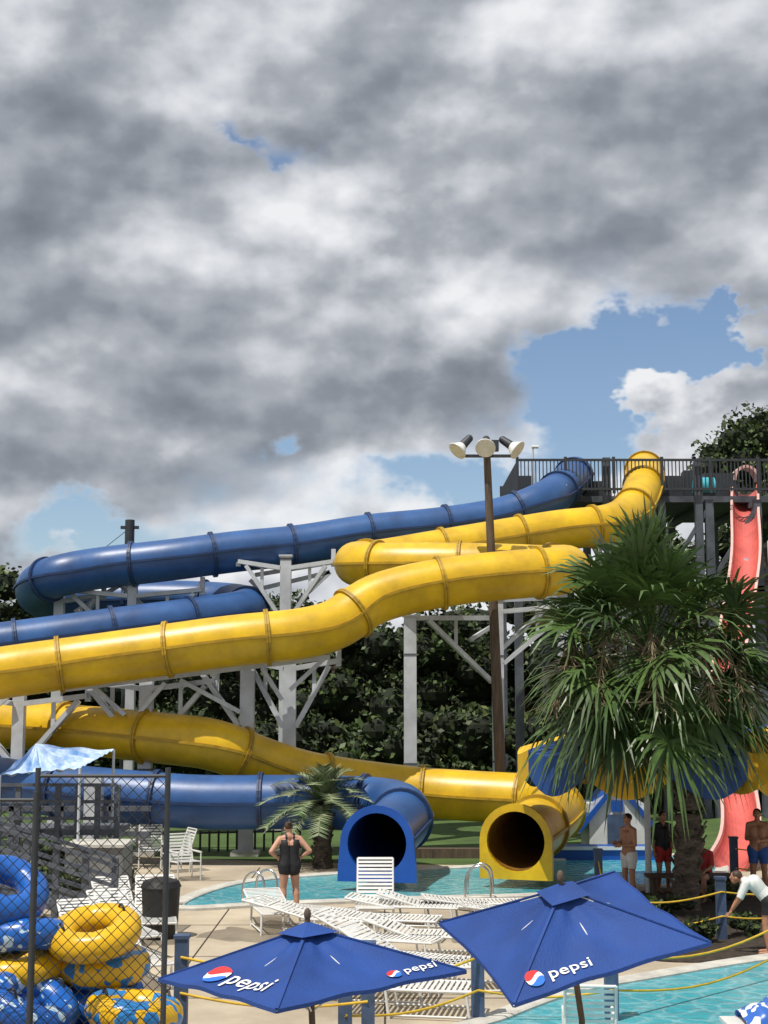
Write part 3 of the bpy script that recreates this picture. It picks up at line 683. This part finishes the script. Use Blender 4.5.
rr=random.Random(5)
def E(x,y,z): return Matrix.Rotation(rad(z),3,'Z')@Matrix.Rotation(rad(y),3,'Y')@Matrix.Rotation(rad(x),3,'X')
# leaning stacks of rings standing on the deck
stacks=[(-4.02,15.5,[tubeB,tubeP,tubeW,tubeY,tubeW]),(-3.18,15.7,[tubeY,tubeP,tubeB,tubeP]),(-2.62,14.9,[tubeB,tubeP,tubeP]),(-4.95,15.9,[tubeY,tubeB,tubeP,tubeP,tubeB]),(-3.55,14.75,[tubeP,tubeB])]
for x,y,ms in stacks:
    for i,m in enumerate(ms):
        ring((x+rr.uniform(-.07,.07)+.03*i,y+rr.uniform(-.06,.06),.185+.325*i),m,E(rr.uniform(-5,9)+1.5*i,rr.uniform(-7,7),rr.random()*360))
ring((-4.10,15.45,1.98),tubeB,E(32,8,25)); ring((-3.10,15.45,1.53),tubeY,E(16,-8,10)); ring((-3.62,14.9,.92),tubeW,E(24,10,40))
b=MB()
def rail(a,c,n=6,h=1.05):
    a=V(a);c=V(c)
    for i in range(n+1):
        p=a.lerp(c,i/n); b.box((p.x,p.y,p.z/2+h/2),(.11,.11,p.z+h),gwood)
    for z in(.3,.65,1.0): b.beam(a+V((0,-.07,z)),c+V((0,-.07,z)),.04,gwood,.07)
for yy in(25.4,26.6):
    rail((W(-60,800,yy).x,yy,1.1),(W(115,880,yy).x,yy,.1),6,1.0)
b.beam((W(-60,780,26).x,26,1.05),(W(115,880,26).x,26,.05),1.2,gwood,.08)
b.obj('timber_ramp')
b=MB()
yy=30.5; a_=(W(-60,780,yy).x,yy,1.2); c_=(W(118,780,yy).x,yy,1.2); rail(a_,c_,9,1.0)
b.beam(V(a_)+V((0,.8,0)),V(c_)+V((0,.8,0)),1.6,gwood,.12)
b.obj('timber_platform')
b=MB(); p=G(92,905); b.box((p.x,p.y+.6,.55),(1.15,1.1,1.1),gblock); b.box((p.x,p.y+.6,1.13),(1.25,1.2,.06),coping); b.obj('concrete_pump_pit')
b=MB(); p=G(160,938); b.cyl(p,p+V((0,0,.85)),.29,.33,black,20); b.cyl(p+V((0,0,.85)),p+V((0,0,.95)),.35,.30,black,20); b.cyl(p+V((0,0,.95)),p+V((0,0,1.0)),.30,.12,black,20); b.obj('trash_can')
b=MB()
def tent(u0,v0,u1,v1,uc,vc,d,m):
    P_=[W(u0,v0,d),W(u1,v1,d),W(u1,v1,d)+V((.3,2,.3)),W(u0,v0,d)+V((.3,2,.3))]; c=W(uc,vc,d+1)
    k=14
    for i in range(4):
        a,e=P_[i],P_[(i+1)%4]
        vs=[c.lerp(a.lerp(e,s/k),t/k)-V((0,0,.14*math.sin(math.pi*t/k)*(1+.9*math.sin(s*1.7))+.02*math.sin(s*2.9+t))) for t in range(k+1) for s in range(k+1)]
        b.add(vs,[(t*(k+1)+s,t*(k+1)+s+1,(t+1)*(k+1)+s+1,(t+1)*(k+1)+s) for t in range(k) for s in range(k)],m,True)
    for q in P_: b.cyl((q.x,q.y,0),q,.03,.03,steel,8)
pb=mat('pale_blue_canvas',(.55,.64,.74),.7,.25,2.5,col2=(.08,.22,.5))
tent(0,775,80,768,36,744,29,pb)
b.obj('canvas_canopy')
b=MB()
for k,(u,v) in enumerate([(10,840),(60,845),(110,840)]):
    p=G(u,868); b.box((p.x,p.y,.8),(.12,.12,1.6),gwood)
p=G(92,868); b.box((p.x,p.y,1.1),(.4,.4,2.2),steel); b.beam(G(-80,868)+V((0,0,1.4)),G(150,868)+V((0,0,1.4)),.12,gwood); b.beam(G(-80,868)+V((0,0,.8)),G(150,868)+V((0,0,.8)),.12,gwood)
b.obj('equipment_rack')
b=MB(); A=G(200,852);C=G(300,850)
for i in range(12): p=A.lerp(C,i/11); b.cyl(p,p+V((0,0,.55)),.03,.03,dsteel,6)
b.beam(A+V((0,0,.5)),C+V((0,0,.5)),.05,dsteel); b.obj('low_fence')
b=MB(); A=G(415,862);C=G(480,858)
b.box((A.lerp(C,.5)+V((0,.5,.12))),(C.x-A.x,.3,.24),wood); b.obj('timber_edging')
# ------------------------------------------------------------ people
def person(name,pos,H,yaw,J=None,skin=skinA,hair=hairB,shirt=None,shorts=clB,suit=False,w=1.0,hl='short'):
    k=H/1.72
    j=dict(pel=(0,0,.93),chest=(0,0,1.25),neck=(0,-.01,1.44),head=(0,.02,1.60),shL=(-.175,0,1.39),shR=(.175,0,1.39),elL=(-.24,-.02,1.11),elR=(.24,-.02,1.11),wrL=(-.25,.06,.87),wrR=(.25,.06,.87),
           hpL=(-.09,0,.90),hpR=(.09,0,.90),knL=(-.11,.02,.50),knR=(.11,.02,.50),anL=(-.12,-.02,.08),anR=(.12,-.02,.08))
    if J: j.update(J)
    j={a:V(p) for a,p in j.items()}
    prim=[]
    def cap(a,c,r1,r2,tag): prim.append((j[a] if isinstance(a,str) else V(a),j[c] if isinstance(c,str) else V(c),r1,r2,tag))
    side=(j['shR']-j['shL']).normalized(); 
    for sg in(-1,1):
        o=side*.07*w*sg
        cap(j['pel']+o*1.0,j['chest'].lerp(j['pel'],.45)+o*.8,.105*w,.088*w,'waist'); cap(j['chest'].lerp(j['pel'],.45)+o*.8,j['chest']+o*1.05+V((0,0,.04)),.088*w,.098*w,'chest')
        s_='R' if sg>0 else 'L'
        cap(j['chest']+o*1.1+V((0,0,.04)),j['sh'+s_]*.8+j['neck']*.2-V((0,0,.03)),.095,.062,'chest')
        cap('neck','sh'+s_,.052,.055,'chest')
        cap('sh'+s_,'el'+s_,.052*w,.039*w,'uparm'); cap('el'+s_,'wr'+s_,.040*w,.026,'arm')
        cap(j['pel']+o*1.2-V((0,0,.02)),j['hp'+s_]-V((0,0,.08)),.108*w,.10*w,'hip')
        cap('hp'+s_,'kn'+s_,.092*w,.056*w,'thigh'); kn,an=j['kn'+s_],j['an'+s_]
        cap(kn,kn.lerp(an,.35),.052*w,.058*w,'calf'); cap(kn.lerp(an,.35),an,.056*w,.034,'calf')
        cap(an+V((0,-.02,-.035)),an+V((0,.15,-.052)),.036,.028,'foot')
    cap('neck',j['neck'].lerp(j['head'],.6),.056,.050,'neck')
    b=MB(); hc=j['head']
    for a,c,r1,r2,tag in prim:
        b.cyl(a,c,r1,r2,skin,14)
        for p,r in((a,r1),(c,r2)): b.ell(p,(r,r,r),skin,n=12,k=8)
    b.ell(hc+V((0,0,.01)),(.074,.092,.100),skin,n=18,k=12); b.ell(hc+V((0,.035,-.055)),(.050,.05,.055),skin); b.ell(hc+V((0,.098,-.012)),(.014,.02,.024),skin)
    for sg in(-1,1): b.ell(hc+V((sg*.076,-.005,-.01)),(.012,.022,.034),skin)
    tmp=b.obj('tmp'); md=tmp.modifiers.new('r','REMESH'); md.mode='VOXEL'; md.voxel_size=.014; md.use_smooth_shade=True
    sm=tmp.modifiers.new('s','SMOOTH'); sm.factor=.5; sm.iterations=3
    dg=bpy.context.evaluated_depsgraph_get(); me=bpy.data.meshes.new_from_object(tmp.evaluated_get(dg)); bpy.data.objects.remove(tmp)
    n=len(me.vertices); co=np.zeros(n*3); me.vertices.foreach_get('co',co); co=co.reshape(-1,3)
    fs=[list(p.vertices) for p in me.polygons]; cen=np.array([co[f].mean(0) for f in fs])
    best=np.full(len(cen),9.0); tg=np.array(['head']*len(cen),dtype=object)
    D=np.linalg.norm((cen-np.array(hc))/np.array([.8,1,1.1]),axis=1)-.092; best=np.minimum(best,D)
    for a,c,r1,r2,tag in prim:
        a_=np.array(a);c_=np.array(c);d_=c_-a_;t=np.clip(((cen-a_)@d_)/(d_@d_+1e-9),0,1); dist=np.linalg.norm(cen-(a_+t[:,None]*d_),axis=1)-(r1+(r2-r1)*t)
        q=dist<best; best[q]=dist[q]; tg[q]=tag
        if tag=='thigh': tg[q&(t<.62)]='thighup'
    clothed={}
    for t_ in('waist','hip','thighup'): clothed[t_]=shorts
    if suit: clothed.pop('thighup'); clothed['chest']=shorts
    if shirt: clothed['chest']=shirt; clothed['uparm']=shirt; clothed['waist']=shirt
    elif not suit: clothed.pop('waist')
    out=MB(); push=np.zeros(n)
    for f,t_,c in zip(fs,tg,cen):
        m=clothed.get(t_,skin)
        if t_=='hip' and shirt is None and not suit and c[2]>j['pel'].z+.06: m=skin
        if suit and t_=='chest':
            rel=c-np.array(j['chest']); 
            if rel[2]>.13 and not(.055<abs(rel[0])<.095): m=skin
            elif c[1]<j['chest'].y and rel[2]>.03 and abs(rel[0])<.055: m=skin
        if m is not skin: push[f]=1
        out.f.append(f); out.m.append(out.mi(m)); out.s.append(True)
    nr=np.zeros(n*3); me.vertices.foreach_get('normal',nr); nr=nr.reshape(-1,3); co2=co+nr*push[:,None]*(.004 if suit else .014); out.v=[tuple(p) for p in co2]
    out.ell(hc+V((0,-.014,.030)),(.082,.092,.086),hair,n=18,k=12)
    if hl=='bun': out.ell(hc+V((0,-.085,.085)),(.04,.04,.038),hair)
    if hl=='long': out.ell(hc+V((0,-.06,-.07)),(.07,.045,.13),hair)
    for sg in(-1,1):
        out.ell(hc+V((sg*.03,.084,.005)),(.013,.008,.008),white,n=8,k=6); out.ell(hc+V((sg*.03,.090,.005)),(.006,.005,.006),black,n=8,k=6); out.beam(hc+V((sg*.015,.090,.025)),hc+V((sg*.045,.082,.027)),.006,hair)
    out.ell(hc+V((0,.083,-.052)),(.022,.008,.007),dred,n=8,k=6)
    for s_,sg in(('L',-1),('R',1)):
        wv=j['wr'+s_]; d=(wv-j['el'+s_]).normalized(); hd=j.get('hd'+s_,None); d=(V(hd).normalized() if hd is not None else d)
        sx_=d.cross(V((0,1,0))); sx_=sx_.normalized() if sx_.length>.1 else V((1,0,0)); sx_*=sg; nrm=d.cross(sx_)
        Mh=Matrix((sx_,d,nrm)).transposed(); out.ell(wv+d*.045,(.040,.055,.018),skin,rot=Mh,n=12,k=8)
        for q,(o,L_) in enumerate(((-.028,.062),(-.010,.074),(.010,.068),(.027,.052))):
            a=wv+d*.085+sx_*o; m1=a+d*L_*.5-nrm*sg*.008; e=m1+d*L_*.42-nrm*sg*.024; out.cyl(a,m1,.0095,.0085,skin,7); out.cyl(m1,e,.0085,.0065,skin,7); out.ell(e,(.0066,)*3,skin,n=6,k=4)
        a=wv+d*.025-sx_*.034; m1=a-sx_*.022+d*.03; out.cyl(a,m1,.011,.010,skin,7); out.cyl(m1,m1+d*.028,.010,.007,skin,7)
    o=out.obj(name); bpy.data.meshes.remove(me)
    o.scale=(k,k,k); o.rotation_euler=(0,0,rad(yaw)); o.location=pos; return o
fl=V((0,0,.008))
hips=dict(shL=(-.185,0,1.39),shR=(.185,0,1.39),elL=(-.37,-.10,1.17),elR=(.37,-.10,1.17),wrL=(-.21,.02,1.03),wrR=(.21,.02,1.03),hdL=(.6,.5,-.5),hdR=(-.6,.5,-.5),knR=(.13,.05,.50),anR=(.15,-.02,.08),head=(-.02,.03,1.60))
person('woman_in_swimsuit',G(289,915)+fl,1.72,14,hips,skinA,hairB,None,clB,True,1.18,'bun')
front=dict(elL=(-.22,.02,1.11),wrL=(-.06,.24,1.10),elR=(.22,.0,1.12),wrR=(.08,.25,1.14))
person('boy_in_shorts',G(630,902)+fl,1.74,120,front,skinB,hairD,None,clW,False,1.0)
person('standing_person',G(664,893)+fl,1.68,200,dict(wrL=(-.1,.22,1.0)),skinB,hairD,clB,clR,False,1.05)
person('standing_person',G(760,897)+fl,1.78,160,front,skinB,hairD,None,clBl,False,1.1)
sit=dict(pel=(0,0,.50),chest=(0,.06,.82),neck=(0,.10,1.01),head=(0,.15,1.17),shL=(-.17,.1,.96),shR=(.17,.1,.96),elL=(-.22,.16,.70),elR=(.22,.16,.70),wrL=(-.12,.38,.62),wrR=(.12,.38,.62),hpL=(-.09,.02,.49),hpR=(.09,.02,.49),knL=(-.12,.44,.50),knR=(.12,.44,.50),anL=(-.12,.42,.08),anR=(.12,.42,.08))
person('seated_person',G(705,900)+fl,1.65,150,sit,skinB,hairD,clR,clB,False,1.05)
person('seated_person',G(684,893)+fl,1.6,210,sit,skinA,hairB,clBl,clB,False,1.0)
b=MB(); p=G(695,897); b.box((p.x,p.y+.25,.40),(1.9,.4,.06),wood)
for x in(-.8,.8): b.box((p.x+x,p.y+.25,.185),(.08,.36,.36),wood)
b.obj('wooden_bench')
bend=dict(pel=(0,-.05,.90),chest=(0,.18,1.10),neck=(0,.34,1.18),head=(0,.47,1.22),shL=(-.17,.30,1.15),shR=(.17,.30,1.15),elL=(-.2,.42,.90),elR=(.2,.42,.90),wrL=(-.12,.55,.70),wrR=(.12,.55,.70),hpL=(-.09,-.05,.88),hpR=(.09,-.05,.88))
person('bending_person',G(768,955)+fl,1.66,75,bend,skinB,hairB,clW,clB,False,1.15)
b=MB(); p=G(772,1080)
for x in(-.4,.4):
    for y in(-.25,.25): b.cyl(p+V((x,y,0)),p+V((x,y,.55)),.02,.02,white,8)
b.box(p+V((0,0,.57)),(.95,.6,.04),white); b.obj('side_table')
b=MB(); k=22; vs=[]
for i in range(k+1):
    for j_ in range(k+1):
        x=(i/k-.5)*.62; y=(j_/k-.5)*.75; r=math.hypot(x,y); z=.62+.22*math.exp(-r*r*12)+.04*math.sin(x*22+y*9)*math.exp(-r*2)
        if abs(y)>.30: z-= (abs(y)-.30)*3.0
        vs.append(p+V((x,y*.85,z)))
b.add(vs,[(i*(k+1)+j_,(i+1)*(k+1)+j_,(i+1)*(k+1)+j_+1,i*(k+1)+j_+1) for i in range(k) for j_ in range(k)],towel,True); b.obj('beach_towel')
print('faces',sum(len(o.data.polygons) for o in sc.objects if o.type=='MESH'))
